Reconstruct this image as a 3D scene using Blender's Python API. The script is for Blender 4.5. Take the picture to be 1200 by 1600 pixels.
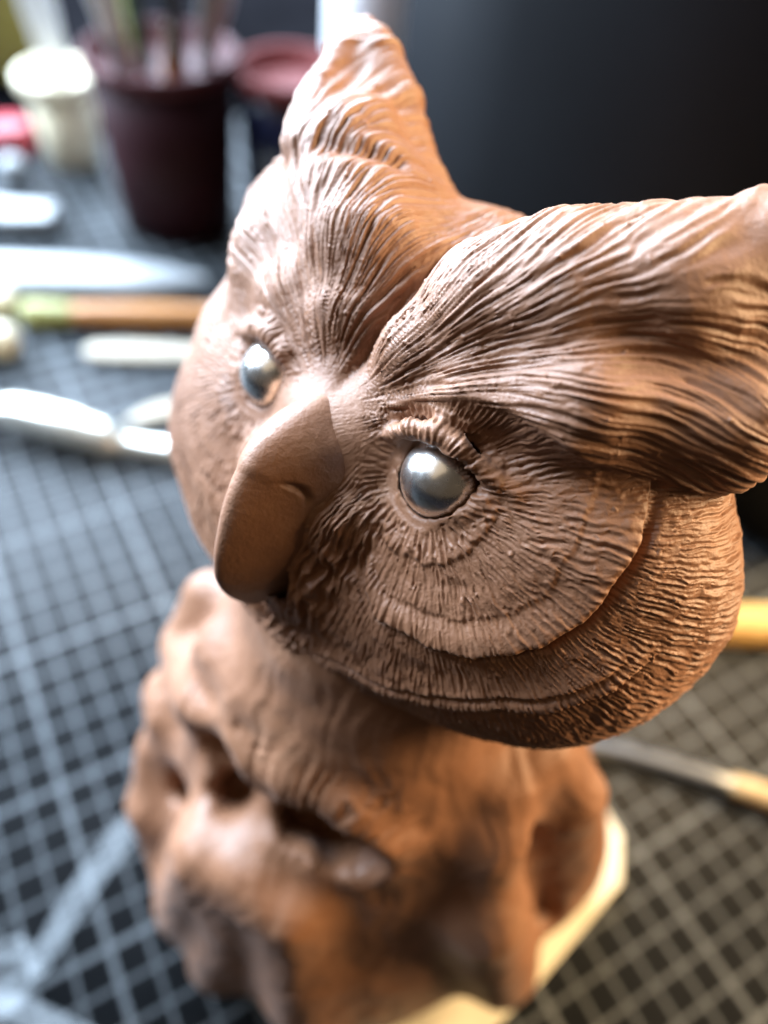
import bpy, bmesh, math, random
import numpy as np
from mathutils import Vector, Matrix, Quaternion

for o in list(bpy.data.objects):
    bpy.data.objects.remove(o)
scene = bpy.context.scene
COL = scene.collection
rng = random.Random(7)

# ------------------------------------------------------------------ frame
# lengths below are centimetres; the scene itself is in metres
OFF = np.array([10.5, -5.0, 0.0])
def W(p):
    return (np.asarray(p, float) - OFF) * 0.01

CAM_F = 1232.0
CAM_C = np.array([4.7369, -11.5220, 24.9309])
CAM_R = np.array([[0.87291, -0.48101, 0.08161],
                  [-0.32914, -0.70406, -0.62926],
                  [0.36014, 0.52242, -0.77290]])

cam_data = bpy.data.cameras.new('camera')
cam = bpy.data.objects.new('camera', cam_data)
COL.objects.link(cam)
cam_data.sensor_width = 36.0
cam_data.lens = 36.0 * CAM_F / 1600.0
cam_data.clip_start = 0.005
cam_data.clip_end = 20.0
m = Matrix.Identity(4)
for k in range(3):
    m[k][0] = CAM_R[0][k]
    m[k][1] = -CAM_R[1][k]
    m[k][2] = -CAM_R[2][k]
    m[k][3] = W(CAM_C)[k]
cam.matrix_world = m
cam_data.dof.use_dof = True
cam_data.dof.focus_distance = 0.0995
cam_data.dof.aperture_fstop = 6.5
cam_data.dof.aperture_blades = 0
scene.camera = cam

world = bpy.data.worlds.new('World')
scene.world = world
world.use_nodes = True
bg = world.node_tree.nodes['Background']
bg.inputs[0].default_value = (1.0, 0.74, 0.50, 1)
bg.inputs[1].default_value = 0.07

HEAD_AT = np.array([10.0, -4.0, 16.5])
def area(name, direction, dist, sx, sy, power, colour, target=HEAD_AT):
    l = bpy.data.lights.new(name, 'AREA')
    l.shape = 'RECTANGLE'
    l.size = sx; l.size_y = sy
    l.energy = power; l.color = colour
    o = bpy.data.objects.new(name, l)
    COL.objects.link(o)
    d = Vector(direction).normalized()
    o.location = Vector(W(target)) + d * dist
    o.rotation_euler = (-d).to_track_quat('-Z', 'Y').to_euler()
    o['kind'] = 'helper'
    return o
area('window_light', (-0.14, 0.84, 0.53), 1.15, 1.60, 1.10, 205.0, (0.66, 0.81, 1.0))
area('desk_lamp', (0.84, -0.40, 0.37), 0.90, 0.50, 0.40, 26.0, (1.0, 0.71, 0.40))
area('ceiling_bounce_fill', (-0.40, 0.05, 0.91), 1.40, 1.20, 1.20, 2.5, (1.0, 0.76, 0.50))  # added soft fill from above, standing in for light bounced off the ceiling

vs = scene.view_settings
vs.view_transform = 'Standard'
vs.look = 'None'
vs.exposure = 0.0
vs.gamma = 1.0
vs.use_curve_mapping = False
scene.cycles.max_bounces = 8
scene.cycles.use_denoising = True

# ------------------------------------------------------------------ helpers
def tag(o, label=None, cat=None, group=None, kind=None):
    if label: o['label'] = label
    if cat: o['category'] = cat
    if group: o['group'] = group
    if kind: o['kind'] = kind
    return o

def empty(name, loc_cm, rz=0.0):
    o = bpy.data.objects.new(name, None)
    COL.objects.link(o)
    o.location = W(loc_cm)
    o.rotation_euler = (0, 0, rz)
    o.empty_display_size = 0.01
    return o

def mesh_obj(name, verts, faces, mat, parent=None, smooth=True):
    me = bpy.data.meshes.new(name)
    me.from_pydata([tuple(v) for v in verts], [], [tuple(f) for f in faces])
    me.validate()
    me.polygons.foreach_set('use_smooth', [smooth] * len(me.polygons))
    me.update()
    o = bpy.data.objects.new(name, me)
    COL.objects.link(o)
    if mat: me.materials.append(mat)
    if parent: o.parent = parent
    return o

class NT:
    def __init__(s, name):
        s.m = bpy.data.materials.new(name)
        s.m.use_nodes = True
        s.t = s.m.node_tree
        s.b = s.t.nodes['Principled BSDF']
    def n(s, kind, **kw):
        nd = s.t.nodes.new(kind)
        for k, v in kw.items():
            if k.startswith('i_'):
                key = k[2:]
                nd.inputs[int(key) if key.isdigit() else key.replace('_', ' ')].default_value = v
            else:
                setattr(nd, k, v)
        return nd
    def l(s, a, b):
        s.t.links.new(a, b)
    def coord(s, out='Object'):
        return s.n('ShaderNodeTexCoord').outputs[out]
    def noise(s, scale, detail=4.0, rough=0.55, vec=None):
        nd = s.n('ShaderNodeTexNoise')
        nd.inputs['Scale'].default_value = scale
        nd.inputs['Detail'].default_value = detail
        nd.inputs['Roughness'].default_value = rough
        s.l(vec if vec is not None else s.coord(), nd.inputs['Vector'])
        return nd.outputs['Fac']
    def ramp(s, fac, stops):
        nd = s.n('ShaderNodeValToRGB')
        cr = nd.color_ramp
        while len(cr.elements) < len(stops):
            cr.elements.new(0.5)
        for e, (p, c) in zip(cr.elements, stops):
            e.position = p
            e.color = (*c, 1) if len(c) == 3 else c
        s.l(fac, nd.inputs['Fac'])
        return nd.outputs['Color']
    def math(s, op, a, b=None, c=None):
        nd = s.n('ShaderNodeMath', operation=op)
        for k, v in enumerate((a, b, c)):
            if v is None: continue
            if isinstance(v, (int, float)): nd.inputs[k].default_value = v
            else: s.l(v, nd.inputs[k])
        return nd.outputs[0]
    def bump(s, height, strength, dist):
        nd = s.n('ShaderNodeBump')
        nd.inputs['Strength'].default_value = strength
        nd.inputs['Distance'].default_value = dist
        s.l(height, nd.inputs['Height'])
        s.l(nd.outputs['Normal'], s.b.inputs['Normal'])

def plain(name, col, rough=0.5, metal=0.0, var=0.18, scale=60.0, bump=0.15, spec=0.5, **kw):
    t = NT(name)
    c0 = tuple(x * (1 - var) for x in col); c1 = tuple(min(1, x * (1 + var)) for x in col)
    f = t.noise(scale, 5.0)
    t.l(t.ramp(f, [(0.3, c0), (0.7, c1)]), t.b.inputs['Base Color'])
    t.b.inputs['Roughness'].default_value = rough
    t.b.inputs['Metallic'].default_value = metal
    t.b.inputs['Specular IOR Level'].default_value = spec
    for k, v in kw.items():
        t.b.inputs[k.replace('_', ' ')].default_value = v
    if bump: t.bump(f, bump, 0.0006)
    return t.m

# ------------------------------------------------------------------ table and mat
table_mat = plain('dark_table', (0.005, 0.005, 0.006), 0.85, var=0.4, scale=14, spec=0.0)
tb = mesh_obj('table_top', [(-3, -3, -0.004), (3, -3, -0.004), (3, 3, -0.004), (-3, 3, -0.004)], [(0, 1, 2, 3)], table_mat)
tag(tb, kind='structure')

def grid_material():
    t = NT('cutting_mat_print')
    geo = t.coord()
    sep = t.n('ShaderNodeSeparateXYZ'); t.l(geo, sep.inputs[0])
    def lines(step, width):
        outs = []
        for ax in (0, 1):
            x = t.math('ADD', t.math('MULTIPLY', sep.outputs[ax], 100.0 / step), 1000.5)
            d = t.math('ABSOLUTE', t.math('SUBTRACT', t.math('FRACT', x), 0.5))
            outs.append(t.math('SUBTRACT', 1.0, t.math('SMOOTH_MIN', 1.0, t.math('DIVIDE', d, width / step / 2), 0.2)))
        return t.math('MAXIMUM', t.math('GREATER_THAN', outs[0], 0.05), t.math('GREATER_THAN', outs[1], 0.05))
    fine = t.math('MULTIPLY', lines(1.0, 0.13), 0.75)
    heavy = lines(5.0, 0.19)
    mask = t.math('MINIMUM', t.math('MAXIMUM', fine, heavy), 1.0)
    wear = t.math('MULTIPLY_ADD', t.noise(40, 5), 0.7, 0.45)
    mask = t.math('MINIMUM', t.math('MULTIPLY', mask, wear), 1.0)
    mx = t.n('ShaderNodeMix', data_type='RGBA')
    t.l(mask, mx.inputs['Factor'])
    base = t.ramp(t.noise(18, 6), [(0.3, (0.005, 0.006, 0.007)), (0.7, (0.010, 0.011, 0.012))])
    t.l(base, mx.inputs[6])
    mx.inputs[7].default_value = (0.15, 0.165, 0.175, 1)
    t.l(mx.outputs[2], t.b.inputs['Base Color'])
    t.b.inputs['Roughness'].default_value = 0.5
    t.l(t.math('MULTIPLY_ADD', t.noise(25, 6), 0.25, 0.36), t.b.inputs['Roughness'])
    t.b.inputs['Specular IOR Level'].default_value = 0.09
    t.bump(t.noise(1500, 2), 0.25, 0.0003)
    return t.m
def rounded_slab(name, pts, z0, z1, mat, parent=None, bevel=0.0):
    bm = bmesh.new()
    vsb = [bm.verts.new((*p, z0)) for p in pts]
    f = bm.faces.new(vsb)
    if f.normal.z > 0: f.normal_flip()
    r = bmesh.ops.extrude_face_region(bm, geom=[f])
    vv = [g for g in r['geom'] if isinstance(g, bmesh.types.BMVert)]
    bmesh.ops.translate(bm, verts=vv, vec=(0, 0, z1 - z0))
    bmesh.ops.recalc_face_normals(bm, faces=bm.faces[:])
    if bevel:
        es = [e for e in bm.edges if abs(e.verts[0].co.z - e.verts[1].co.z) < 1e-9]
        bmesh.ops.bevel(bm, geom=es, offset=bevel, segments=3, affect='EDGES', profile=0.5)
    me = bpy.data.meshes.new(name); bm.to_mesh(me); bm.free()
    me.materials.append(mat)
    for p in me.polygons: p.use_smooth = True
    o = bpy.data.objects.new(name, me); COL.objects.link(o)
    if parent: o.parent = parent
    return o
mat_root = rounded_slab('cutting_mat', [(x * 0.01, y * 0.01) for x, y in ((-38.0, -22.5), (52.0, -22.5), (52.0, 39.5), (-38.0, 39.5))], -0.003, 0.0, grid_material())
# grid lines fall on whole centimetres, every fifth line is heavy
mat_root.location = (W((2.0, 0.0, 0.0))[0], W((0, 0.0, 0))[1], 0.0)
tag(mat_root, 'black cutting mat with pale centimetre grid under everything', 'cutting mat')

# ------------------------------------------------------------------ owl: distance fields
HO = np.array([8.82986, -4.42091, 16.96586])
HM = np.array([[0.284254, 0.902149, 0.324542],
               [-0.950002, 0.219410, 0.222162],
               [0.129216, -0.371466, 0.919411]])     # columns: owl's left, back, up
def h2w(q):
    return HO + np.asarray(q, float) @ HM.T

F4 = np.float32
def sstep(a, b, x):
    t = np.clip((x - a) / (b - a), 0, 1)
    return t * t * (3 - 2 * t)
def V3(*a): return np.array(a, F4)
def sph(p, c, r): return np.linalg.norm(p - V3(*c), axis=1) - F4(r)
def ell(p, c, r, rz=0.0, rx=0.0, ry=0.0):
    q = p - V3(*c)
    if rz or rx or ry:
        M = (Matrix.Rotation(math.radians(rz), 3, 'Z') @ Matrix.Rotation(math.radians(ry), 3, 'Y') @ Matrix.Rotation(math.radians(rx), 3, 'X'))
        q = q @ np.array(M, F4)
    r = V3(*r)
    k0 = np.linalg.norm(q / r, axis=1)
    k1 = np.linalg.norm(q / (r * r), axis=1)
    return k0 * (k0 - 1) / np.maximum(k1, 1e-6)
def cone(p, a, b, ra, rb):
    a = V3(*a); b = V3(*b)
    pa = p - a; ba = b - a
    h = np.clip(pa @ ba / F4(ba @ ba), 0, 1)
    return np.linalg.norm(pa - h[:, None] * ba, axis=1) - (F4(ra) + (F4(rb) - F4(ra)) * h)
def smin(a, b, k):
    h = np.maximum(k - np.abs(a - b), 0) / k
    return np.minimum(a, b) - h * h * F4(k * 0.25)
def smax(a, b, k): return -smin(-a, -b, k)
def chain(p, pts, rad, k=0.15):
    d = None
    for (a, b, ra, rb) in zip(pts[:-1], pts[1:], rad[:-1], rad[1:]):
        e = cone(p, a, b, ra, rb)
        d = e if d is None else smin(d, e, k)
    return d
def torus(p, c, axis, R, r):
    q = p - V3(*c); ax = V3(*axis); ax = ax / np.linalg.norm(ax)
    h = q @ ax
    rad = np.linalg.norm(q - h[:, None] * ax, axis=1)
    return np.sqrt((rad - F4(R)) ** 2 + h * h) - F4(r)

def surface_nets(fn, lo, hi, h):
    lo = np.array(lo, float); n = np.ceil((np.array(hi) - lo) / h).astype(int) + 1
    xs = [lo[k] + h * np.arange(n[k]) for k in range(3)]
    D = np.empty(n, F4)
    for i in range(0, n[0], 16):
        g = np.stack(np.meshgrid(xs[0][i:i + 16], xs[1], xs[2], indexing='ij'), -1).astype(F4)
        D[i:i + 16] = fn(g.reshape(-1, 3)).reshape(g.shape[:3])
    S = D < 0
    c = np.zeros(tuple(n - 1), np.int8)
    for dx in (0, 1):
        for dy in (0, 1):
            for dz in (0, 1):
                c += S[dx:n[0] - 1 + dx, dy:n[1] - 1 + dy, dz:n[2] - 1 + dz]
    act = (c > 0) & (c < 8)
    idx = -np.ones(act.shape, np.int64)
    cells = np.argwhere(act)
    idx[act] = np.arange(len(cells))
    acc = np.zeros((len(cells), 3)); cnt = np.zeros(len(cells))
    corners = [(0, 0, 0), (1, 0, 0), (0, 1, 0), (1, 1, 0), (0, 0, 1), (1, 0, 1), (0, 1, 1), (1, 1, 1)]
    for a in range(8):
        for b in range(a + 1, 8):
            ca, cb = np.array(corners[a]), np.array(corners[b])
            if np.abs(ca - cb).sum() != 1: continue
            da = D[tuple((cells + ca).T)]; db = D[tuple((cells + cb).T)]
            k = (da < 0) != (db < 0)
            t = da[k] / (da[k] - db[k])
            acc[k] += ca + t[:, None] * (cb - ca)
            cnt[k] += 1
    V = lo + h * (cells + acc / cnt[:, None])
    quads = []
    for ax in range(3):
        o1, o2 = [(1, 2), (2, 0), (0, 1)][ax]
        sl = [slice(0, n[k] - 1) for k in range(3)]; sh = list(sl)
        sl[ax] = slice(0, n[ax] - 1); sh[ax] = slice(1, n[ax])
        A = S[tuple(slice(0, n[k] - (1 if k == ax else 0)) for k in range(3))]
        B = S[tuple(slice(1, n[k]) if k == ax else slice(0, n[k]) for k in range(3))]
        e = np.argwhere(A != B)
        e = e[(e[:, o1] > 0) & (e[:, o2] > 0) & (e[:, o1] < n[o1] - 1) & (e[:, o2] < n[o2] - 1)]
        u1 = np.zeros(3, int); u1[o1] = 1
        u2 = np.zeros(3, int); u2[o2] = 1
        q = np.stack([idx[tuple(x.T)] for x in (e - u1 - u2, e - u2, e, e - u1)], 1)
        flip = ~A[tuple(e.T)]
        q[flip] = q[flip][:, ::-1]
        quads.append(q)
    return V, np.concatenate(quads)

def np_mesh(name, V, Q, mat=None, parent=None):
    me = bpy.data.meshes.new(name)
    me.vertices.add(len(V)); me.vertices.foreach_set('co', V.astype(F4).ravel())
    me.loops.add(Q.size); me.loops.foreach_set('vertex_index', Q.astype(np.int32).ravel())
    me.polygons.add(len(Q))
    me.polygons.foreach_set('loop_start', np.arange(0, Q.size, Q.shape[1], dtype=np.int32))
    me.polygons.foreach_set('use_smooth', np.ones(len(Q), bool))
    me.update(calc_edges=True)
    o = bpy.data.objects.new(name, me)
    COL.objects.link(o)
    if mat: me.materials.append(mat)
    if parent: o.parent = parent
    return o
def refine(o, levels):
    md = o.modifiers.new('s', 'SUBSURF'); md.levels = levels; md.render_levels = levels
    dg = bpy.context.evaluated_depsgraph_get()
    me = bpy.data.meshes.new_from_object(o.evaluated_get(dg))
    o.modifiers.clear()
    old = o.data; o.data = me; bpy.data.meshes.remove(old)
def get_vn(o):
    me = o.data; n = len(me.vertices)
    v = np.empty(n * 3, F4); me.vertices.foreach_get('co', v)
    nn = np.empty(n * 3, F4); me.vertices.foreach_get('normal', nn)
    return v.reshape(-1, 3), nn.reshape(-1, 3)
def set_v(o, v):
    o.data.vertices.foreach_set('co', v.astype(F4).ravel())
    o.data.update()

EYE = (1.81, -0.07, 0.01); EYE_R = 0.55
GAZE = (0.33, -0.90, 0.22)
def head_sdf(p):
    sx = p[:, 0]
    q = p.copy(); q[:, 0] = np.abs(sx)
    d = ell(q, (0, 2.8, -0.45), (4.6, 2.95, 3.45))
    # cheek discs
    qc = q * V3(0.965, 1, 1)
    d = smin(d, ell(qc, (2.75, 1.55, -1.30), (2.80, 1.75, 2.64), rz=30), 0.7)
    d = smin(d, ell(qc, (2.6, 0.90, -2.2), (2.35, 1.2, 1.74), rz=24), 0.6)
    # chin
    d = smin(d, ell(q, (0, 0.92, -2.70), (2.9, 1.75, 2.0)), 0.7)
    q0 = q; q = q.copy(); q[:, 2] += np.where(sx > 0, 0.10 * np.maximum(q[:, 0] - 2.2, 0) * sstep(1.8, 3.2, q[:, 2]), 0).astype(F4); q[:, 0] *= np.where(sx < 0, F4(1.05), F4(1.0))   # hand-made: the two tufts differ a little
    # brow plume running from the bridge to the ear tuft
    up = chain(q, [(0.36, -0.02, 0.72), (0.72, 0.18, 1.30), (1.22, 0.72, 2.05), (1.95, 1.25, 2.45), (3.0, 1.85, 3.0), (3.8, 2.5, 3.9), (4.35, 3.05, 4.75)],
               [0.26, 0.50, 0.85, 1.08, 1.0, 0.70, 0.20], 0.3)
    low = chain(q, [(0.75, -0.05, 0.60), (1.7, 0.15, 1.15), (2.9, 0.70, 1.55), (4.15, 2.0, 1.75), (3.85, 2.6, 3.2), (4.35, 3.05, 4.6)],
                [0.22, 0.45, 0.72, 0.85, 0.65, 0.22], 0.3)
    br = smin(up, low, 0.35)
    d = np.where(sx < 0, smin(d, br, 0.9), smin(d, br, 0.35))
    q = q0
    # folds in the raised tuft
    far = smin(d, chain(q, [(1.70, 2.45, 2.85), (2.68, 2.5, 4.0), (3.35, 2.55, 4.55), (4.1, 2.8, 4.72)], [0.34, 0.34, 0.30, 0.2], 0.2), 0.5)
    far = smin(far, chain(q, [(2.55, 0.50, 3.25), (2.30, 0.95, 3.65), (2.10, 1.50, 3.75)], [0.10, 0.20, 0.18], 0.1), 0.45)
    far = smin(far, chain(q, [(3.0, 0.75, 3.15), (3.40, 1.40, 3.9), (3.75, 2.1, 4.5)], [0.18, 0.22, 0.16], 0.1), 0.4)
    far = smax(far, -chain(q, [(2.75, 1.35, 4.05), (3.05, 1.65, 4.42), (3.3, 2.0, 4.65)], [0.08, 0.13, 0.05], 0.1), 0.3)
    far = smax(far, -chain(q, [(2.0, 0.45, 3.25), (1.5, 0.78, 3.33), (1.2, 1.1, 3.3)], [0.04, 0.09, 0.06], 0.1), 0.3)
    d = np.where(sx < 0, far, d)
    d = smin(d, ell(q, (0, 0.05, -0.08), (1.06, 0.95, 0.74)), 0.4)
    # bristle bed beside the beak
    d = smin(d, chain(q, [(0.50, -0.12, -0.25), (0.56, -0.50, -1.15), (0.36, -0.62, -2.25), (0.2, -0.2, -3.0)], [0.36, 0.58, 0.56, 0.45], 0.3), 0.5)
    q = q.copy(); q[:, 0] += np.where(sx < 0, F4(0.25), F4(0))     # the far eye sits a little closer in
    # upper lid, socket and lower rim
    d = smax(d, -sph(q, EYE, EYE_R + 0.02), 0.05)
    d = smin(d, chain(q, [(1.06, -0.36, 0.36), (1.36, -0.45, 0.58), (1.72, -0.45, 0.71), (2.05, -0.36, 0.64), (2.36, -0.16, 0.45), (2.80, 0.03, 0.33)],
                      [0.09, 0.13, 0.15, 0.15, 0.13, 0.07], 0.1), 0.16)
    d = smax(d, -sph(q, (EYE[0] + 0.02, EYE[1] - 0.02, EYE[2] + 0.10), EYE_R + 0.03), 0.04)
    d = smax(d, -cone(q, (2.15, -0.25, 0.30), (2.72, -0.12, 0.24), 0.12, 0.04), 0.06)
    d = smin(d, smax(torus(q, (EYE[0] + 0.05, EYE[1] - 0.12, EYE[2] + 0.03), GAZE, EYE_R - 0.02, 0.085), q[:, 2] - F4(0.06), 0.1), 0.08)
    d = smin(d, chain(q, [(2.08, -0.40, -0.42), (2.36, -0.28, -0.16), (2.52, -0.14, 0.12)], [0.06, 0.11, 0.10], 0.1), 0.1)
    d = smax(d, -sph(q, EYE, EYE_R + 0.012), 0.02)
    return d

BEAK = [  # ridge (y, z), root (y, z), half width, down the beak
    ((0.25, 0.42), (0.55, 0.10), 0.12), ((-0.15, 0.47), (0.50, -0.10), 0.32), ((-0.76, 0.45), (0.40, -0.35), 0.62),
    ((-1.27, 0.25), (0.30, -0.65), 0.90), ((-1.72, -0.08), (0.15, -1.00), 0.94), ((-1.99, -0.58), (-0.05, -1.40), 0.84),
    ((-2.10, -1.14), (-0.30, -1.80), 0.74), ((-2.11, -1.76), (-0.60, -2.25), 0.56), ((-2.00, -2.20), (-0.85, -2.55), 0.38),
    ((-1.72, -2.58), (-1.00, -2.75), 0.20), ((-1.38, -2.82), (-1.15, -2.86), 0.10)]
def make_beak(mat, parent):
    st = np.array([[r[0], r[1], b[0], b[1], w] for r, b, w in BEAK])
    NT_, NS = 150, 121
    tt = np.linspace(0, len(st) - 1.0001, NT_)
    rows = []
    for t in tt:
        k = int(t); f = t - k
        p0, p1, p2, p3 = st[max(k - 1, 0)], st[k], st[min(k + 1, len(st) - 1)], st[min(k + 2, len(st) - 1)]
        rows.append(0.5 * (2 * p1 + (p2 - p0) * f + (2 * p0 - 5 * p1 + 4 * p2 - p3) * f * f + (3 * p1 - p0 - 3 * p2 + p3) * f ** 3))
    rows = np.array(rows)
    sg = np.linspace(-1, 1, NS); sa = np.abs(sg)
    fx = np.sign(sg) * np.sin(np.pi / 2 * sa ** 0.74)
    P = np.empty((NT_, NS, 3))
    P[:, :, 0] = rows[:, 4:5] * fx[None]
    P[:, :, 1] = rows[:, 0:1] + (rows[:, 2:3] - rows[:, 0:1]) * sa[None]
    P[:, :, 2] = rows[:, 1:2] + (rows[:, 3:4] - rows[:, 1:2]) * sa[None]
    for _ in range(14):
        Q2 = P.copy()
        Q2[1:-1, 1:-1] = (P[:-2, 1:-1] + P[2:, 1:-1] + P[1:-1, :-2] + P[1:-1, 2:]) / 4
        P = 0.5 * P + 0.5 * Q2
    du = np.gradient(P, axis=0); dv = np.gradient(P, axis=1)
    nrm = np.cross(du, dv); nrm /= np.linalg.norm(nrm, axis=2, keepdims=True) + 1e-9
    if nrm[NT_ // 2, NS // 2, 1] > 0: nrm = -nrm
    T, Sg = np.meshgrid(tt, sg, indexing='ij'); S_ = np.abs(Sg)
    T2 = T + 0.25 * S_
    h = 0.028 * (1 - sstep(4.55, 4.85, T2)) * (1 - sstep(0.35, 0.75, S_)) * sstep(1.5, 3.5, T)
    # nostril: a slit that hooks downwards
    line = [(4.62, 0.17), (4.52, 0.24), (4.50, 0.31), (4.62, 0.37), (4.90, 0.39)]
    dmin = np.full(T.shape, 9.0); par = np.zeros(T.shape)
    for k, ((a0, b0), (a1, b1)) in enumerate(zip(line[:-1], line[1:])):
        pa = np.stack([(T - a0) * 0.62, (S_ - b0) * 2.0], -1); ba = np.array([(a1 - a0) * 0.62, (b1 - b0) * 2.0])
        hh_ = np.clip(pa @ ba / (ba @ ba), 0, 1)
        dd = np.linalg.norm(pa - hh_[..., None] * ba, axis=-1)
        par = np.where(dd < dmin, (k + hh_) / 4.0, par); dmin = np.minimum(dmin, dd)
    wid = 0.018 + 0.035 * np.sin(np.pi * np.clip(par, 0, 1)) ** 1.5
    h -= 0.12 * np.sin(np.pi * np.clip(par * 0.9 + 0.08, 0, 1)) * np.exp(-(dmin / wid) ** 2)
    flat = P.reshape(-1, 3).astype(F4)
    h = h.ravel() + 0.012 * vnoise(flat, 1.2, 2) + 0.004 * vnoise(flat, 6, 4) + 0.0025 * vnoise(flat * V3(1, 3, 1), 14, 6)
    V_ = flat + nrm.reshape(-1, 3) * h[:, None]
    i = np.arange(NT_ - 1)[:, None] * NS + np.arange(NS - 1)[None]
    Q_ = np.stack([i, i + 1, i + NS + 1, i + NS], -1).reshape(-1, 4)
    tip = len(V_)
    V_ = np.vstack([V_, V_[(NT_ - 1) * NS:].mean(0) + np.array([0, 0.02, -0.03])])
    last = (NT_ - 1) * NS
    cap = np.array([[last + k, last + k + 1, tip, tip] for k in range(NS - 1)])
    o = np_mesh('beak', W(h2w(V_)), Q_, mat, parent)
    bm = bmesh.new(); bm.from_mesh(o.data); bm.verts.ensure_lookup_table()
    tv = bm.verts.new(W(h2w(V_[tip])))
    bm.verts.ensure_lookup_table()
    for k in range(NS - 1):
        bm.faces.new((bm.verts[last + k], bm.verts[last + k + 1], tv))
    bmesh.ops.recalc_face_normals(bm, faces=bm.faces[:])
    for f in bm.faces: f.smooth = True
    bm.to_mesh(o.data); bm.free()
    return o

root = empty('owl_sculpture', OFF)
tag(root, 'brown clay owl sculpture with silver ball eyes on a cream base', 'sculpture')
def clay_material(name):
    t = NT(name)
    f1 = t.math('ADD', t.math('MULTIPLY', t.noise(45, 6), 0.6), t.math('MULTIPLY', t.noise(420, 5, 0.65), 0.4))
    t.l(t.ramp(f1, [(0.30, (0.180, 0.072, 0.030)), (0.55, (0.235, 0.100, 0.044)), (0.72, (0.295, 0.146, 0.075))]), t.b.inputs['Base Color'])
    t.l(t.math('MULTIPLY_ADD', t.math('ADD', t.math('MULTIPLY', t.noise(90, 5), 0.6), t.math('MULTIPLY', t.noise(600, 3), 0.4)), 0.45, 0.34), t.b.inputs['Roughness'])
    t.b.inputs['Sheen Weight'].default_value = 0.06
    t.b.inputs['Sheen Roughness'].default_value = 0.5
    t.b.inputs['Specular IOR Level'].default_value = 0.68
    t.bump(t.math('ADD', t.noise(1400, 4, 0.65), t.math('MULTIPLY', t.noise(350, 4), 0.6)), 0.28, 0.0005)
    return t.m
CLAY = clay_material('brown_clay')

# === HEAD MESH
def hsh(*ks):
    h = np.zeros(np.broadcast(*ks).shape if len(ks) > 1 else np.shape(ks[0]), np.uint32)
    with np.errstate(over='ignore'):
        for k in ks:
            h = (h ^ (np.asarray(k).astype(np.int64) & 0xffffffff).astype(np.uint32)) * np.uint32(2654435761)
            h ^= h >> np.uint32(15)
            h = h * np.uint32(2246822519)
            h ^= h >> np.uint32(13)
    return (h & np.uint32(0xffffff)).astype(F4) / F4(0xffffff)
def vnoise(p, scale, seed=0):
    q = p * F4(scale); i = np.floor(q).astype(np.int64); f = q - i
    f = f * f * (3 - 2 * f)
    out = np.zeros(len(p), F4)
    for dx in (0, 1):
        for dy in (0, 1):
            for dz in (0, 1):
                w = (f[:, 0] if dx else 1 - f[:, 0]) * (f[:, 1] if dy else 1 - f[:, 1]) * (f[:, 2] if dz else 1 - f[:, 2])
                out += w * hsh(i[:, 0] + dx, i[:, 1] + dy, i[:, 2] + dz, np.full(len(p), seed))
    return out * 2 - 1
def grooves(u, v, seed, wid=0.26, slope=0.5, burr=0.5, tail=0.5):
    """needle-tool strokes: u counts strokes along, v counts lanes across"""
    i = np.floor(v).astype(np.int64)
    out = np.zeros(len(u), F4)
    for di in (-1, 0, 1):
        li = i + di
        sd = np.full(len(u), seed)
        uu = u + hsh(li, sd) * 7.0
        si = np.floor(uu).astype(np.int64)
        fu = uu - si
        r1 = hsh(li, si, sd + 1); r2 = hsh(li, si, sd + 2); r3 = hsh(li, si, sd + 3); r4 = hsh(li, si, sd + 4)
        cen = li + 0.5 + (r1 - 0.5) * 0.8 + slope * (r2 - 0.5) * (fu - 0.5) + 0.12 * np.sin(fu * 5 + r4 * 6.3)
        w = wid * (0.55 + 0.9 * r3)
        dv = (v - cen) / w
        env = sstep(0, 0.12, fu) * (1 - sstep(1 - tail, 1.0, fu)) * (0.45 + 0.75 * r4)
        g = -np.exp(-dv * dv) + burr * np.exp(-((np.abs(dv) - 1.75) / 0.7) ** 2)
        out += (env * g).astype(F4)
    return out

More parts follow.
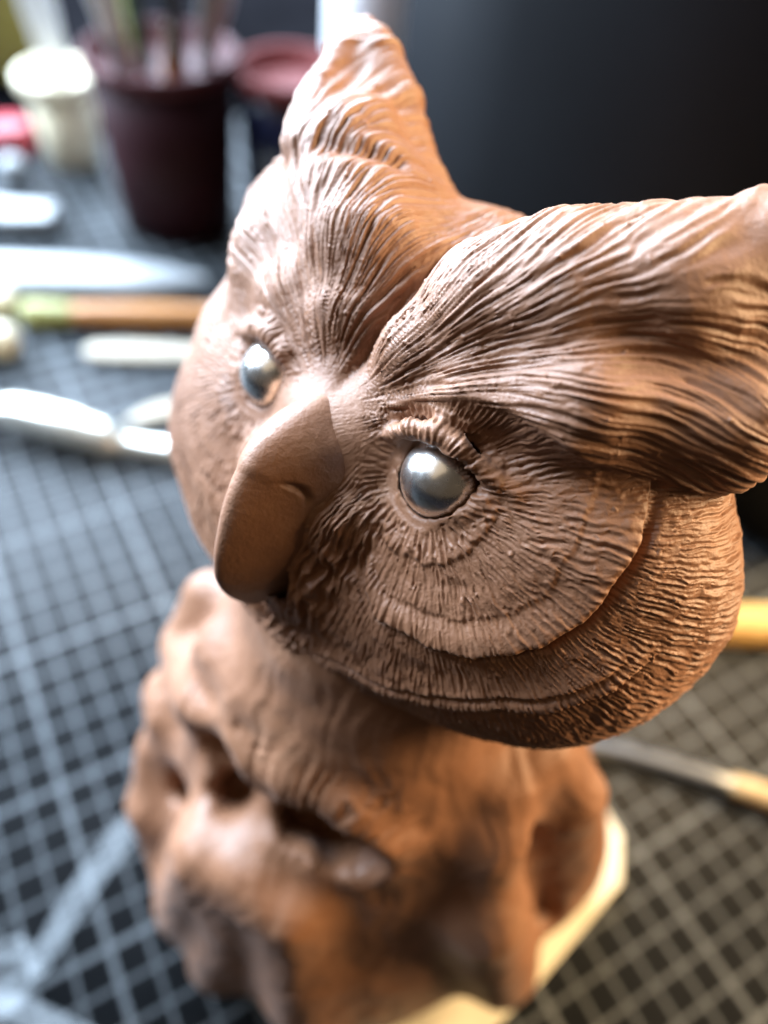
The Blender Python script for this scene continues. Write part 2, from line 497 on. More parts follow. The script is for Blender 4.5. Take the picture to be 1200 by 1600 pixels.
def interp(x, xs, ys): return np.interp(x, xs, ys).astype(F4)
def head_relief(p):
    """relief height (cm) and sideways push, at points p in head space"""
    q = p.copy(); q[:, 0] = np.abs(q[:, 0])
    side = np.where(p[:, 0] < 0, 500, 0)
    n1 = vnoise(p, 1.3, 3); n2 = vnoise(p, 4.0, 5); n3 = vnoise(p, 11.0, 9)
    front = 1 - sstep(3.1, 4.3, q[:, 1])
    # --- polar frame round the eye
    t1 = V3(0.936, 0.352, 0.0)
    e = q - V3(1.75, -0.30, 0.0)
    e[:, 0] += np.where(p[:, 0] < 0, F4(0.25), F4(0))
    a = e @ t1; b = e[:, 2]
    r = np.sqrt(a * a + b * b) + 1e-5
    th = np.degrees(np.arctan2(b, a))
    Rd = interp(th, [-180, -125, -104, -91, -71, -40, -19, 1, 17, 40], [1.2, 1.25, 1.43, 1.90, 2.0, 2.36, 2.6, 2.66, 2.75, 2.7])
    jag = 0.03 * vnoise(np.stack([th / 4.0, r * 0 + 1, side.astype(F4)], 1).astype(F4), 1.0, 31) + 0.035 * n2
    rr = r - jag
    zlow = interp(q[:, 0], [0, 0.5, 0.81, 1.24, 1.87, 2.49, 3.08, 3.46, 4.0, 5.2], [0.45, 0.45, 0.50, 0.83, 1.20, 1.24, 1.16, 1.0, 0.93, 0.95])
    brow = sstep(-0.05, 0.08, q[:, 2] - zlow + 0.05 * n2)
    inner = sstep(-100, -112, th) * (q[:, 2] < 0.3) + (th > 150) * 1.0   # beak side of the eye
    inner = np.clip(inner, 0, 1) * (1 - brow)
    disc = (1 - brow) * (1 - inner)
    h = 0.035 * n1 + 0.012 * n2
    push = np.zeros(len(p), F4)
    wv = 0.6 * n2 + 0.25 * n3
    # lid ring: short ticks
    tick = sstep(0.60, 0.66, rr) * (1 - sstep(0.98, 1.04, rr))
    g = grooves( sstep(0.64, 1.02, rr) * 0.98, th / 6.2 + wv * 0.4, 11, 0.27, 0.4, 0.5, 0.25)
    tick = tick * (1 - 0.35 * sstep(10, 40, th) * (1 - sstep(140, 170, th)))
    h += (1 - brow) * tick * (0.030 * g)
    h += (1 - brow) * (1 - inner * 0.6) * 0.03 * sstep(0.62, 0.98, rr) * (1 - sstep(0.98, 1.05, rr))
    # long rays of the facial disc
    x = np.clip((rr - 1.0) / (Rd - 1.0), 0, 2)
    xj = x + 0.05 * n2 + 0.04 * n1
    ray = sstep(0.98, 1.06, rr) * (1 - sstep(0.985, 1.0, x))
    g = grooves(rr / 0.62, th / 3.4 + wv * 0.8, 21, 0.24, 0.9, 0.5, 0.5) + 0.7 * grooves(rr / 0.42 + 3, th / 1.9 + wv, 22, 0.26, 0.9, 0.5, 0.5)
    fr = sstep(0.60, 0.66, xj) * (1 - sstep(0.985, 1.0, x))
    g2 = grooves(x * 0 + sstep(0.58, 1.02, x) * 0.95, th / 2.3 + wv * 0.7, 25, 0.28, 0.6, 0.5, 0.2)
    h += disc * ray * (0.022 * g * (1 - 0.5 * fr) + 0.018 * fr * g2)
    low = 1 - sstep(0, 30, th)
    h += disc * (0.022 * sstep(0.25, 0.62, xj) * (1 - sstep(0.62, 0.68, xj)))
    lipw = sstep(0.55, 0.97, x) * (1 - sstep(0.99, 1.02, x)) * low
    fs_ = np.where(p[:, 0] < 0, 0.1, 1.0)
    h += disc * lipw * 0.125 * fs_ * (0.55 + 0.45 * (1 - sstep(-45, -15, th)))
    push += disc * sstep(0.8, 0.97, x) * (1 - sstep(0.99, 1.02, x)) * low * 0.06 * np.where(p[:, 0] < 0, 0.2, 1.0)
    h -= disc * low * 0.13 * fs_ * np.exp(-((x - 1.06) / 0.05) ** 2)
    # cheek rows outside the disc
    y = rr - Rd
    ck = sstep(0.0, 0.06, y) * disc
    row = y / 0.52 + 0.25 * n1
    fr_ = row - np.floor(row)
    g = grooves(row + 0.15 * n2, th / 1.25 + wv * 0.6, 41, 0.25, 0.8, 0.55, 0.45) + 0.6 * grooves(y / 0.34 + 5, th / 0.8 + wv * 0.8, 42, 0.27, 0.9, 0.5, 0.5)
    h += ck * (0.028 * g + 0.006 * sstep(0.1, 0.85, fr_) * (1 - sstep(0.88, 1.0, fr_)))
    Rc = interp(th, [-130, -115, -108, -95, -76, -55, -40, -15], [4.1, 3.9, 3.7, 3.45, 3.2, 3.22, 3.45, 3.75])
    gl = (1 - sstep(-35, -15, th)) * sstep(-135, -120, th) * (1 - brow)
    for off, amp in ((0.0, 1.0), (-0.24, 0.6)):
        yy = r - Rc - off - 0.05 * n1 - 0.03 * n2
        h += amp * gl * (0.09 * sstep(-0.4, -0.03, yy) * (1 - sstep(-0.02, 0.05, yy)) - 0.08 * np.exp(-((yy - 0.05) / 0.045) ** 2))
    # bristles between beak and eye, fanning from the inner eye corner
    fx = q[:, 0] - 1.22; fz = q[:, 2] - 0.75
    fa = np.degrees(np.arctan2(fx, -fz)); fr2 = np.sqrt(fx * fx + fz * fz)
    g = grooves(fr2 / 0.8, fa / 3.1 + wv * 0.8, 51, 0.24, 1.0, 0.65, 0.4) + 0.7 * grooves(fr2 / 0.5 + 2, fa / 2.0 + wv, 52, 0.26, 1.1, 0.5, 0.4)
    bw = inner * sstep(0.86, 1.0, rr) 
    h += bw * (0.048 * g + 0.05 * n2)
    # brow: strokes sweep from the bridge to the tip of the tuft
    P0 = (0.10, 0.30); P1 = (5.9, 6.2)
    d0x = q[:, 0] - P0[0]; d0z = q[:, 2] - P0[1]; d1x = q[:, 0] - P1[0]; d1z = q[:, 2] - P1[1]
    s0 = np.arctan2(d0z, d0x); s1 = np.arctan2(-d1z, -d1x)
    sg = np.degrees(s0 + 0.55 * s1)
    l0 = np.sqrt(d0x ** 2 + d0z ** 2); l1 = np.sqrt(d1x ** 2 + d1z ** 2)
    uu = l0 + 0.12 * n1
    wb = 1.3 * n1 + 0.5 * n2
    att = sstep(0.25, 0.9, l0)
    g1 = grooves(uu / 2.2, sg / 7.0 + 0.30 * n1 + 0.05 * n2, 61, 0.15, 0.5, 0.4, 0.5)
    g2 = grooves(uu / 1.9, sg / 2.3 + 0.40 * n1 + 0.06 * n2, 62, 0.18, 0.7, 0.45, 0.5)
    g3 = grooves(uu / 1.1, sg / 1.2 + 0.6 * n1 + 0.10 * n2, 63, 0.24, 0.8, 0.5, 0.5)
    g4 = grooves(uu / 0.8, sg / 0.8 + 0.8 * n1 + 0.18 * n2, 64, 0.26, 0.9, 0.5, 0.5)
    h += brow * (att * ((0.040 + 0.03 * n1) * g1 + 0.022 * g2) + 0.020 * g3 * (0.4 + 0.6 * att) + 0.016 * g4 * att)
    # edge of the brow hangs over the disc
    h += np.where(p[:, 0] < 0, 0.0, 0.05) * np.exp(-((q[:, 2] - zlow - 0.12) / 0.10) ** 2) * sstep(0.6, 1.0, q[:, 0])
    crumb = vnoise(p, 15.0, 91) * vnoise(p, 6.0, 92)
    h += 0.020 * sstep(0.34, 0.55, crumb) + 0.012 * sstep(0.25, 0.5, vnoise(p, 2.2, 93)) * vnoise(p, 9.0, 94)
    h *= 0.15 + 0.85 * front
    h *= np.where(p[:, 0] < 0, 1 - 0.2 * (1 - brow), 1)     # the far cheek is only roughed out
    # quiet round the eyeball rim
    calm = sstep(0.56, 0.63, r)
    h *= np.where(e[:, 1] < 0.9, calm, 1)
    cere = sstep(0.80, 1.12, np.sqrt(q[:, 0] ** 2 + ((q[:, 2] + 0.12) / 0.78) ** 2))
    h *= np.where(q[:, 1] < 0.8, 0.08 + 0.92 * cere, 1)      # smooth skin round the root of the beak
    dirr = (a / r)[:, None] * t1 + (b / r)[:, None] * V3(0, 0, 1)
    dirr[:, 0] *= np.sign(p[:, 0])
    return h.astype(F4), dirr * (push * calm)[:, None]

V, Q = surface_nets(head_sdf, (-6.2, -1.2, -4.9), (6.2, 6.0, 5.7), 0.079)
head = np_mesh('head', V, Q, CLAY, root)
refine(head, 2)
v, nn = get_vn(head)
hh, pp = head_relief(v)
v = v + nn * hh[:, None] + pp
set_v(head, W(h2w(v)))
beak = make_beak(CLAY, root)
# === END HEAD
steel = NT('brushed_steel_ball')
steel.b.inputs['Metallic'].default_value = 1.0
steel.b.inputs['Base Color'].default_value = (0.90, 0.89, 0.86, 1)
steel.l(steel.math('MULTIPLY_ADD', steel.noise(500, 5), 0.22, 0.15), steel.b.inputs['Roughness'])
steel.bump(steel.noise(900, 4), 0.05, 0.0002)
for sgn in (1, -1):
    bm = bmesh.new(); bmesh.ops.create_uvsphere(bm, u_segments=64, v_segments=40, radius=EYE_R * 0.01)
    me = bpy.data.meshes.new('eye'); bm.to_mesh(me); bm.free()
    for p in me.polygons: p.use_smooth = True
    me.materials.append(steel.m)
    e = bpy.data.objects.new('eye', me); COL.objects.link(e)
    e.location = W(h2w((EYE[0] if sgn > 0 else 0.25 - EYE[0], EYE[1], EYE[2]))); e.parent = root

# ------------------------------------------------------------------ owl body and base
RIDGES = [
    ([(6.95, -1.95, 10.3), (6.35, -2.3, 8.9), (5.88, -3.87, 9.87)], [0.5, 0.65, 0.55]),   # shoulder
    ([(5.51, -2.38, 7.49), (5.4, -2.88, 7.5)], [0.55, 0.5]),   # knob
    ([(6.68, -3.87, 11.21), (6.87, -5.34, 11.78), (7.13, -6.4, 11.74)], [0.5, 0.5, 0.35]),   # inner
    ([(5.99, -4.5, 10.38), (6.34, -5.76, 10.96), (6.9, -6.76, 11.23), (7.49, -7.59, 11.14), (7.75, -8.25, 10.54), (7.65, -8.6, 9.85)], [0.5, 0.55, 0.55, 0.5, 0.42, 0.2]),   # crest
    ([(4.92, -3.01, 6.27), (4.39, -3.82, 5.08), (4.28, -4.95, 3.5)], [0.5, 0.7, 0.6]),   # flapL
    ([(5.17, -6.34, 8.02), (4.23, -5.74, 2.74)], [0.8, 0.75]),   # lobe1
    ([(5.69, -7.29, 8.45), (4.58, -7.02, 1.65)], [0.6, 0.75]),   # lobe2
    ([(6.12, -8.13, 8.07), (6.05, -9.06, 3.63)], [0.65, 0.8]),   # lobe3
    ([(5.96, -7.48, 8.84), (6.91, -8.27, 9.42), (7.76, -8.58, 10.01)], [0.4, 0.42, 0.3]),   # rise
    ([(7.77, -9.36, 8.23), (8.25, -10.33, 2.12)], [1.3, 1.4]),   # front
    ([(9.55, -9.95, 7.85), (10.63, -10.6, 2.69)], [0.8, 0.9]),   # frontR
    ([(11.16, -8.39, 11.08), (11.83, -9.02, 9.43), (12.78, -9.61, 5.82)], [0.6, 0.8, 0.7]),   # wingR
    ([(10.12, -8.72, 10.88), (9.8, -9.15, 10.06), (9.68, -9.7, 8.68)], [0.4, 0.55, 0.5]),   # wingR2
]
HOLLOWS = [
    ([(5.77, -5.1, 10.03), (5.79, -5.85, 9.94), (5.93, -6.59, 9.77)], [0.35, 0.5, 0.35]),
    ([(6.28, -6.86, 10.2), (6.86, -7.53, 10.43), (7.27, -8.13, 10.18)], [0.3, 0.45, 0.55]),
    ([(5.32, -4.75, 8.94), (4.82, -4.89, 7.32), (4.63, -5.25, 6.43)], [0.2, 0.3, 0.2]),
    ([(10.24, -9.13, 10.08), (10.8, -9.77, 8.26), (11.92, -10.31, 4.16)], [0.25, 0.42, 0.4]),
]
BASE_H = 0.8
def body_sdf(p):
    d = ell(p, (9.95, -5.1, 2.9), (5.5, 5.35, 10.4))
    d = smin(d, cone(p, (10.2, -4.6, 10.0), (10.4, -4.4, 14.5), 3.3, 2.8), 1.0)
    d = smin(d, ell(p, (12.5, -8.1, 3.0), (2.55, 2.5, 4.0)), 0.8)
    d = smin(d, cone(p, (8.9, -5.3, 13.2), (9.0, -6.2, 10.0), 2.0, 2.5), 0.9)
    d = smin(d, ell(p, (8.3, -7.3, 2.6), (3.3, 3.0, 5.2)), 1.0)
    for k, (pts, rad) in enumerate(RIDGES):
        if k in (8, 9): continue
        d = smin(d, chain(p, pts, [r * (1.0 if k == 3 else (1.05 if k in (5, 6, 7, 10) else 0.9)) for r in rad], 0.3), 0.4 if k == 3 else (0.7 if k in (5, 6, 7, 10, 11) else 0.95))
    for k, (pts, rad) in enumerate(HOLLOWS):
        d = smax(d, -chain(p, pts, [r * (1.3 if k < 2 else 0.8) for r in rad], 0.2), 0.3)
    # deep pockets under the edge of the wing
    for (x, y, z), (dx, dy, dz), r in (((5.55, -5.75, 10.9), (0.75, 1.0, -2.3), 0.52), ((5.75, -6.15, 9.6), (0.75, 1.2, -2.2), 0.5), ((7.3, -7.9, 10.0), (0.5, 1.3, -2.4), 0.62), ((6.7, -7.3, 9.9), (0.5, 1.1, -1.8), 0.45), ((4.95, -4.5, 7.2), (0.9, 0.6, -2.2), 0.4)):
        d = smax(d, -cone(p, (x, y, z), (x + dx * 0.6, y + dy * 0.6, z + dz * 0.6), r, r * 0.7), 0.4)
    return smax(d, F4(BASE_H + 0.02) - p[:, 2], 0.15)
V, Q = surface_nets(body_sdf, (3.0, -12.2, 0.4), (17.2, 1.6, 15.2), 0.16)
body = np_mesh('body', V, Q, CLAY, root)
refine(body, 1)
v, nn = get_vn(body)
ang = np.degrees(np.arctan2(v[:, 1] + 4.8, v[:, 0] - 10.3)).astype(F4)
n1 = vnoise(v, 0.55, 71); n2 = vnoise(v, 1.7, 72)
g = grooves(v[:, 2] / 2.2, ang / 6.0 + 1.6 * n1 + 0.6 * n2, 81, 0.25, 1.0, 0.5, 0.5) + 0.6 * grooves(v[:, 2] / 1.3, ang / 3.0 + 2.0 * n1 + n2, 82, 0.27, 1.0, 0.5, 0.5)
crest = np.array(RIDGES[3][0], F4)
dm = np.full(len(v), 9.0, F4); pr = np.zeros(len(v), F4)
for k in range(len(crest) - 1):
    ba = crest[k + 1] - crest[k]; pa = v - crest[k]
    t_ = np.clip(pa @ ba / (ba @ ba), 0, 1)
    dd = np.linalg.norm(pa - t_[:, None] * ba, axis=1)
    pr = np.where(dd < dm, k + t_, pr); dm = np.minimum(dm, dd)
band = 1 - sstep(0.75, 1.05, dm)
rib = grooves(dm / 1.6, pr * 5.5 + 0.5 * n2, 85, 0.24, 0.6, 0.6, 0.3)
crease = sstep(0.16, 0.0, np.abs(vnoise(v, 0.75, 74))) * sstep(-0.2, 0.3, vnoise(v, 0.5, 75))
n4 = vnoise(v, 3.2, 77)
g = g + 3.5 * band * rib - 1.0 * crease + 1.0 * n4
set_v(body, W(v + nn * (0.014 * g + 0.06 * n1 + 0.03 * n2)[:, None]))

cream = plain('cream_plaster', (0.74, 0.68, 0.50), 0.6, var=0.10, scale=90, bump=0.3)
outline = [(15.6, -10.45), (12.0, -11.35), (8.4, -12.0), (7.2, -11.6), (5.2, -8.6), (4.6, -6.0), (5.0, -3.0), (7.0, -0.6), (10.5, 0.5), (13.8, -0.4), (15.8, -2.8), (16.6, -6.5), (16.5, -9.4)]
base_plate = rounded_slab('base_plate', [tuple(W((x, y, 0))[:2]) for x, y in outline], 0.0003, BASE_H * 0.01, cream, root, bevel=0.0012)

# ------------------------------------------------------------------ things on the table
def lathe(name, prof, mat, parent=None, seg=56, loc=None):
    """prof: (radius, height) in cm"""
    vs_, fs = [], []
    for (r, z) in prof:
        for k in range(seg):
            a = 2 * math.pi * k / seg
            vs_.append((r * 0.01 * math.cos(a), r * 0.01 * math.sin(a), z * 0.01))
    for j in range(len(prof) - 1):
        for k in range(seg):
            k2 = (k + 1) % seg
            fs.append((j * seg + k, j * seg + k2, (j + 1) * seg + k2, (j + 1) * seg + k))
    if prof[0][0] > 0.001: fs.append(tuple(range(seg))[::-1])
    if prof[-1][0] > 0.001: fs.append(tuple((len(prof) - 1) * seg + k for k in range(seg)))
    o = mesh_obj(name, vs_, fs, mat, parent)
    if loc is not None: o.location = loc
    return o
def tube(name, pts, rad, mat, parent=None, seg=20, flat=1.0, smoothsub=3):
    """tapered rod through points (cm, world); flat squashes it in height; returned relative to parent"""
    P = [np.array(p, float) for p in pts]
    # resample with a smooth curve
    Q_, R_ = [], []
    n = len(P)
    for k in range(n - 1):
        p0 = P[max(k - 1, 0)]; p1 = P[k]; p2 = P[k + 1]; p3 = P[min(k + 2, n - 1)]
        steps = smoothsub
        for s_ in range(steps):
            t = s_ / steps
            Q_.append(0.5 * ((2 * p1) + (-p0 + p2) * t + (2 * p0 - 5 * p1 + 4 * p2 - p3) * t * t + (-p0 + 3 * p1 - 3 * p2 + p3) * t ** 3))
            R_.append(rad[k] + (rad[k + 1] - rad[k]) * (t * t * (3 - 2 * t)))
    Q_.append(P[-1]); R_.append(rad[-1])
    # rounded ends
    def cap(p, d, r):
        return [(p + d * r * math.sin(a) * 0.7, r * math.cos(a)) for a in (0.5, 1.0, 1.35)]
    d0 = (Q_[0] - Q_[1]); d0 /= np.linalg.norm(d0)
    d1 = (Q_[-1] - Q_[-2]); d1 /= np.linalg.norm(d1)
    c0 = cap(Q_[0], d0, R_[0])[::-1]; c1 = cap(Q_[-1], d1, R_[-1])
    Q_ = [c[0] for c in c0] + Q_ + [c[0] for c in c1]
    R_ = [c[1] for c in c0] + R_ + [c[1] for c in c1]
    vs_, fs = [], []
    org = np.array([parent.location[k] for k in range(3)]) if parent else np.zeros(3)
    for k, (p, r) in enumerate(zip(Q_, R_)):
        d = Q_[min(k + 1, len(Q_) - 1)] - Q_[max(k - 1, 0)]; d /= np.linalg.norm(d)
        upv = np.array([0, 0, 1.0]) if abs(d[2]) < 0.9 else np.array([0, 1.0, 0])
        sd = np.cross(d, upv); sd /= np.linalg.norm(sd)
        u2 = np.cross(sd, d)
        for a in range(seg):
            an = 2 * math.pi * a / seg
            vs_.append(W(p + sd * r * math.cos(an) + u2 * r * flat * math.sin(an)) - org)
    for j in range(len(Q_) - 1):
        for k in range(seg):
            k2 = (k + 1) % seg
            fs.append((j * seg + k, j * seg + k2, (j + 1) * seg + k2, (j + 1) * seg + k))
    fs.append(tuple(range(seg))[::-1]); fs.append(tuple((len(Q_) - 1) * seg + k for k in range(seg)))
    return mesh_obj(name, vs_, fs, mat, parent)

bright_pl = plain('bright_white_plastic', (0.82, 0.84, 0.86), 0.35, var=0.04)
white_pl = plain('white_plastic', (0.33, 0.35, 0.36), 0.4, var=0.05)
grey_pl = plain('grey_plastic', (0.33, 0.35, 0.36), 0.4, var=0.1)
cream_pl = plain('cream_plastic', (0.74, 0.66, 0.47), 0.4, var=0.06)
maroon = plain('maroon_plastic', (0.022, 0.005, 0.007), 0.6, spec=0.12, var=0.15)
maroon_rim = plain('maroon_rim', (0.06, 0.012, 0.014), 0.6, spec=0.2, var=0.1)
red_pl = plain('red_plastic', (0.36, 0.03, 0.045), 0.4, var=0.1)
red_rim = plain('brick_red_glaze', (0.12, 0.016, 0.014), 0.65, spec=0.2, var=0.15)
navy = plain('navy_glaze', (0.006, 0.010, 0.035), 0.25, var=0.2)
olive = plain('olive_sponge', (0.21, 0.19, 0.05), 0.9, var=0.3, scale=250, bump=0.6)
olive_p = plain('olive_paint', (0.30, 0.29, 0.09), 0.45, var=0.1)
green_p = plain('dark_green_paint', (0.02, 0.05, 0.022), 0.4, var=0.2)
black_p = plain('black_paint', (0.008, 0.008, 0.009), 0.4, var=0.2)
beige = plain('beige_wood', (0.36, 0.31, 0.23), 0.6, var=0.12)
chrome = plain('satin_chrome', (0.78, 0.79, 0.72), 0.24, metal=0.7, var=0.03, bump=0.02)
steel_d = plain('dull_steel', (0.48, 0.50, 0.52), 0.38, metal=1.0, var=0.1, bump=0.05)
black_card = plain('black_card', (0.004, 0.005, 0.007), 0.6, var=0.25, scale=20, bump=0.1, spec=0.25)
def wood(name, c0, c1):
    t = NT(name)
    mp = t.n('ShaderNodeMapping'); mp.inputs['Scale'].default_value = (12, 260, 260)
    t.l(t.coord(), mp.inputs['Vector'])
    f = t.noise(1.0, 6, 0.6, mp.outputs[0])
    t.l(t.ramp(f, [(0.25, c0), (0.75, c1)]), t.b.inputs['Base Color'])
    t.b.inputs['Roughness'].default_value = 0.45
    t.bump(f, 0.1, 0.0003)
    return t.m
wood_y = wood('yellow_wood', (0.52, 0.26, 0.06), (0.72, 0.42, 0.12))
wood_p = wood('pale_wood', (0.42, 0.24, 0.09), (0.58, 0.37, 0.16))
wood_o = wood('orange_wood', (0.34, 0.13, 0.03), (0.50, 0.22, 0.06))

# pot with tools
pot_c = (16.3, 29.2, 0.03)
pot = empty('tool_pot', pot_c)
tag(pot, 'tall maroon plastic pot holding brushes and tools, behind the owl', 'pot')
lathe('pot_wall', [(2.9, 0), (3.05, 0.1), (3.55, 8.2), (3.4, 8.2), (2.9, 0.5), (0.001, 0.4)], maroon, pot)
lathe('rim', [(3.50, 8.0), (3.72, 8.05), (3.78, 8.35), (3.74, 8.7), (3.62, 8.78), (3.48, 8.7), (3.44, 8.1)], maroon_rim, pot)
def rod_thing(name, label, cat, parts, group=None):
    p0 = parts[0][1][0]
    r_ = empty(name, (p0[0], p0[1], 0.0) if p0[2] < 3 else p0)
    tag(r_, label, cat, group)
    for (nm, pts, rad, mt, fl) in parts:
        tube(nm, pts, rad, mt, r_, flat=fl)
    return r_
px, py = pot_c[0], pot_c[1]
rod_thing('spatula', 'white flat spatula upright at the left of the maroon pot', 'spatula',
          [('handle', [(px - 1.0, py - 0.4, 0.8), (px - 2.2, py - 0.5, 9.5)], [0.35, 0.42], white_pl, 0.6), ('blade', [(px - 2.2, py - 0.5, 9.6), (px - 2.5, py - 0.5, 12.5), (px - 2.8, py - 0.5, 16)], [0.45, 0.75, 0.6], bright_pl, 0.35)])
rod_thing('spatula', 'wide pale grey spatula leaning right out of the maroon pot', 'spatula',
          [('handle', [(px + 0.2, py - 0.8, 0.8), (px + 2.1, py - 0.8, 8.8)], [0.35, 0.45], grey_pl, 0.7), ('blade', [(px + 2.15, py - 0.8, 8.9), (px + 2.9, py - 0.8, 11.5), (px + 3.8, py - 0.8, 15)], [0.5, 0.9, 0.8], grey_pl, 0.3)])
rod_thing('paint_brush', 'dark green handled brush in the middle of the maroon pot', 'brush',
          [('handle', [(px - 0.3, py, 0.8), (px - 1.0, py - 0.3, 10), (px - 1.2, py - 0.4, 16)], [0.25, 0.4, 0.3], green_p, 1.0)])
rod_thing('paint_brush', 'olive handled brush at the back of the maroon pot', 'brush',
          [('handle', [(px, py + 0.8, 0.8), (px - 0.6, py + 1.8, 10), (px - 0.8, py + 2.2, 16)], [0.25, 0.45, 0.3], olive_p, 1.0)])
rod_thing('paint_brush', 'black handled brush upright in the maroon pot', 'brush',
          [('handle', [(px + 0.6, py - 0.5, 0.8), (px + 0.7, py - 0.7, 10), (px + 0.8, py - 0.8, 16)], [0.25, 0.42, 0.3], black_p, 1.0)])
rod_thing('modelling_tool', 'short wooden tool at the front of the maroon pot', 'tool',
          [('handle', [(px - 0.2, py - 1.0, 0.8), (px - 0.2, py - 2.1, 9.0)], [0.25, 0.35], wood_o, 1.0), ('tip', [(px - 0.2, py - 2.1, 9.05), (px - 0.2, py - 2.4, 10.6)], [0.3, 0.12], beige, 1.0)])

# cream cup
cup_c = (12.6, 37.2, 0.03)
cup = empty('plastic_cup', cup_c)
tag(cup, 'small cream plastic cup left of the maroon pot', 'cup')
lathe('cup_wall', [(1.35, 0), (1.5, 0.15), (1.85, 4.2), (1.7, 4.2), (1.3, 0.4), (0.001, 0.35)], cream_pl, cup)
lathe('rim', [(1.80, 4.1), (2.15, 4.2), (2.25, 4.6), (2.2, 5.0), (2.05, 5.1), (1.9, 5.0), (1.75, 4.3)], cream_pl, cup)
rod_thing('plastic_knife', 'bright white plastic blade standing in the cream cup', 'knife',
          [('blade', [(12.6, 37.2, 0.6), (12.7, 37.2, 5.0), (12.4, 37.2, 9.5), (12.2, 37.2, 14)], [0.5, 0.7, 0.95, 0.8], bright_pl, 0.4)])

# jar with red rim
jar_c = (22.0, 26.4, 0.03)
jar = empty('jar', jar_c)
tag(jar, 'dark blue jar with a brick red rim beside the maroon pot', 'jar')
lathe('jar_wall', [(2.3, 0), (2.5, 0.2), (2.65, 4), (2.7, 7.6), (2.5, 7.6), (2.4, 0.5), (0.001, 0.4)], navy, jar)
lathe('rim', [(2.68, 7.5), (2.85, 7.7), (2.85, 8.2), (2.7, 8.4), (2.5, 8.3), (2.3, 7.0), (0.001, 6.9)], red_rim, jar)

# white bottle
bot_c = (28.6, 29.5, 0.03)
bot = empty('bottle', bot_c)
tag(bot, 'tall white plastic bottle behind the raised ear tuft', 'bottle')
lathe('bottle_wall', [(2.7, 0), (2.9, 0.3), (2.9, 13.0), (2.5, 14.2), (1.3, 15.0), (1.2, 15.6)], bright_pl, bot)
lathe('cap', [(1.35, 15.5), (1.4, 15.6), (1.4, 17.2), (1.2, 17.4)], white_pl, bot)

# black box
bx = empty('storage_box', (24.5, 14.0, 0.03))
tag(bx, 'tall black box standing behind the owl on the right', 'box')
def prism(name, pts, z0, z1, mat, parent, bev=0.0015):
    org = parent.location
    o = rounded_slab(name, [(W((x, y, 0))[0] - org[0], W((x, y, 0))[1] - org[1]) for x, y in pts], z0 * 0.01 - org[2], z1 * 0.01 - org[2], mat, parent, bevel=bev)
    return o
prism('box_body', [(22.6, 17.2), (24.4, 12.6), (30.2, -4.4), (47.0, 2.0), (39.0, 24.0)], 0.03, 26.0, black_card, bx)
prism('lid', [(22.3, 17.3), (24.2, 12.3), (30.1, -4.8), (47.4, 1.8), (39.2, 24.4)], 26.05, 29.0, black_card, bx)

# small things lying on the mat
rod_thing('scraper', 'long white plastic scraper lying in front of the maroon pot', 'scraper',
          [('blade', [(2.0, 28.6, 0.5), (8.0, 25.9, 0.5), (12.2, 23.9, 0.45), (15.2, 22.6, 0.35)], [1.35, 1.35, 1.2, 0.35], white_pl, 0.32)])
er = empty('eraser', (8.0, 30.6, 0.0))
tag(er, 'white eraser block lying behind the long white scraper', 'eraser')
prism('block', [(5.6, 31.2), (9.4, 29.6), (10.2, 31.2), (6.4, 32.9)], 0.03, 1.1, white_pl, er, 0.002)
prism('sleeve', [(5.5, 31.15), (7.0, 30.52), (7.85, 32.3), (6.35, 32.98)], 0.02, 1.16, grey_pl, er, 0.001)
rod_thing('paint_brush', 'orange wooden brush with olive ferrule lying left of the owl', 'brush',
          [('ferrule', [(6.6, 22.75, 0.6), (8.3, 21.95, 0.6)], [0.62, 0.55], olive_p, 1.0), ('handle', [(8.45, 21.9, 0.6), (12.0, 20.3, 0.6), (17.5, 17.8, 0.6)], [0.5, 0.6, 0.4], wood_o, 1.0)])
rod_thing('modelling_tool', 'cream tool end at the left edge, nearer the white scraper', 'tool',
          [('handle', [(1.5, 26.0, 0.6), (5.9, 24.1, 0.6)], [0.55, 0.62], cream_pl, 1.0)])
rod_thing('modelling_tool', 'cream tool end at the left edge, nearer the silver tool', 'tool',
          [('handle', [(0.8, 22.9, 0.7), (5.2, 21.0, 0.7)], [0.7, 0.78], cream_pl, 1.0)])
rod_thing('spatula', 'flat beige wooden spatula lying beside the orange brush', 'spatula',
          [('blade', [(8.6, 19.3, 0.3), (10.5, 18.4, 0.3), (14.5, 16.5, 0.3)], [0.55, 0.65, 0.45], beige, 0.35)])
rod_thing('modelling_tool', 'shiny silver tool handle lying left of the owl', 'tool',
          [('collar', [(2.6, 17.0, 0.8), (3.3, 16.6, 0.8)], [0.75, 0.7], cream_pl, 1.0), ('handle', [(3.6, 16.4, 0.85), (4.6, 15.8, 0.95), (6.2, 14.3, 0.95), (7.4, 13.2, 0.8), (8.2, 12.6, 0.6), (10.5, 11.0, 0.55)], [0.45, 0.72, 0.78, 0.68, 0.4, 0.5], chrome, 1.0)])
rod_thing('spatula', 'small beige leaf-shaped blade lying behind the silver tool', 'spatula',
          [('blade', [(8.7, 14.2, 0.3), (10.2, 14.2, 0.35), (13.0, 13.6, 0.3)], [0.2, 0.5, 0.4], beige, 0.35)])
rod_thing('modelling_tool', 'thin grey steel tool with wooden handle lying right of the owl', 'tool',
          [('shaft', [(16.2, -5.6, 0.45), (18.5, -7.4, 0.45), (20.9, -9.8, 0.45)], [0.2, 0.32, 0.32], steel_d, 1.0), ('handle', [(20.95, -9.85, 0.5), (22.0, -11.0, 0.5), (24.5, -13.6, 0.5)], [0.34, 0.40, 0.42], wood_p, 1.0)])
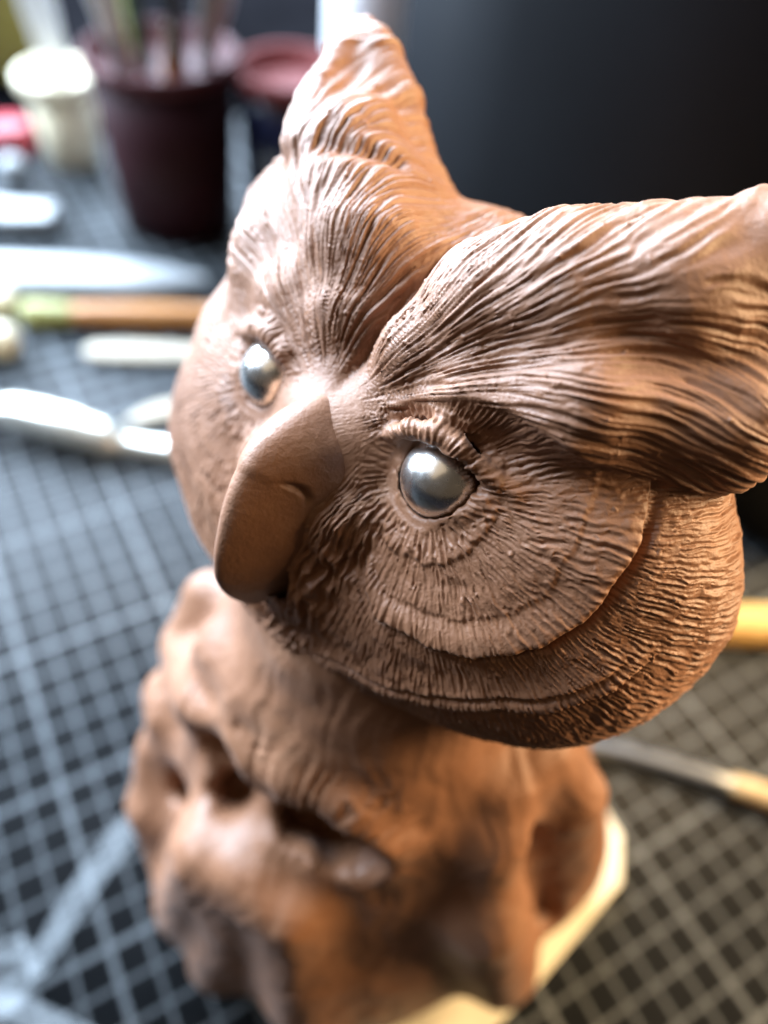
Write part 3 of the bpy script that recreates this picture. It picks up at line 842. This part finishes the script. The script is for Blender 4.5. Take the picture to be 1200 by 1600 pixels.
rod_thing('dowel', 'thick yellow wooden dowel lying right of the owl', 'dowel',
          [('rod', [(20.0, -2.6, 0.8), (24.0, -4.8, 0.8), (31.0, -8.6, 0.8)], [0.76, 0.76, 0.76], wood_y, 1.0)])
# far left corner
cp = empty('screw_top', (9.6, 39.4, 0.03))
tag(cp, 'small red cap at the left edge below the cream cup', 'cap')
lathe('cap_wall', [(1.2, 0), (1.3, 0.1), (1.25, 1.5), (1.1, 1.7), (0.001, 1.7)], red_pl, cp)
bl = empty('clay_ball', (8.9, 36.0, 0.0))
tag(bl, 'small grey ball at the left edge in front of the red cap', 'ball')
lathe('ball', [(0.001, 0.03), (0.4, 0.1), (0.75, 0.45), (0.8, 0.8), (0.65, 1.2), (0.35, 1.45), (0.001, 1.52)], grey_pl, bl)
sp = empty('sponge', (11.0, 50.0, 0.03))
tag(sp, 'olive yellow sponge standing at the far left corner', 'sponge')
prism('block', [(5.0, 51.0), (13.6, 47.5), (14.8, 50.5), (6.2, 54.0)], 0.03, 8.0, olive, sp, 0.006)

# clear plastic strip and crumpled scrap
clear = NT('clear_plastic')
clear.b.inputs['Base Color'].default_value = (0.75, 0.82, 0.86, 1)
clear.b.inputs['Roughness'].default_value = 0.18
clear.b.inputs['Alpha'].default_value = 0.06
clear.b.inputs['Specular IOR Level'].default_value = 0.2
clear.bump(clear.noise(300, 3), 0.4, 0.0008)
rod_thing('plastic_strip', 'clear plastic strip lying on the mat left of the owl', 'strip',
          [('strip', [(0.2, -4.6, 0.12), (1.6, -3.4, 0.16), (3.3, -2.3, 0.2), (5.0, -1.4, 0.15)], [0.3, 0.38, 0.42, 0.38], clear.m, 0.2)])
rod_thing('plastic_strip', 'clear plastic strip crossing the bottom left corner', 'strip',
          [('strip', [(-1.8, -4.2, 0.12), (-0.4, -5.4, 0.2), (1.2, -7.2, 0.15)], [0.3, 0.34, 0.3], clear.m, 0.25)])
sc_ = empty('plastic_scrap', (-0.5, -4.4, 0.0))
tag(sc_, 'crumpled clear plastic scrap at the lower left', 'scrap')
bm = bmesh.new(); bmesh.ops.create_icosphere(bm, subdivisions=4, radius=0.0085)
for vv in bm.verts:
    c_ = np.array(vv.co)[None] * 100
    k_ = float(vnoise(c_.astype(F4), 2.2, 5)[0]) * 0.4 + float(vnoise(c_.astype(F4), 5, 6)[0]) * 0.2
    vv.co *= 1 + k_
    vv.co.z = max(vv.co.z * 0.7 + 0.006, 0.0004)
me = bpy.data.meshes.new('film'); bm.to_mesh(me); bm.free(); me.materials.append(clear.m)
fo = bpy.data.objects.new('film', me); COL.objects.link(fo); fo.parent = sc_
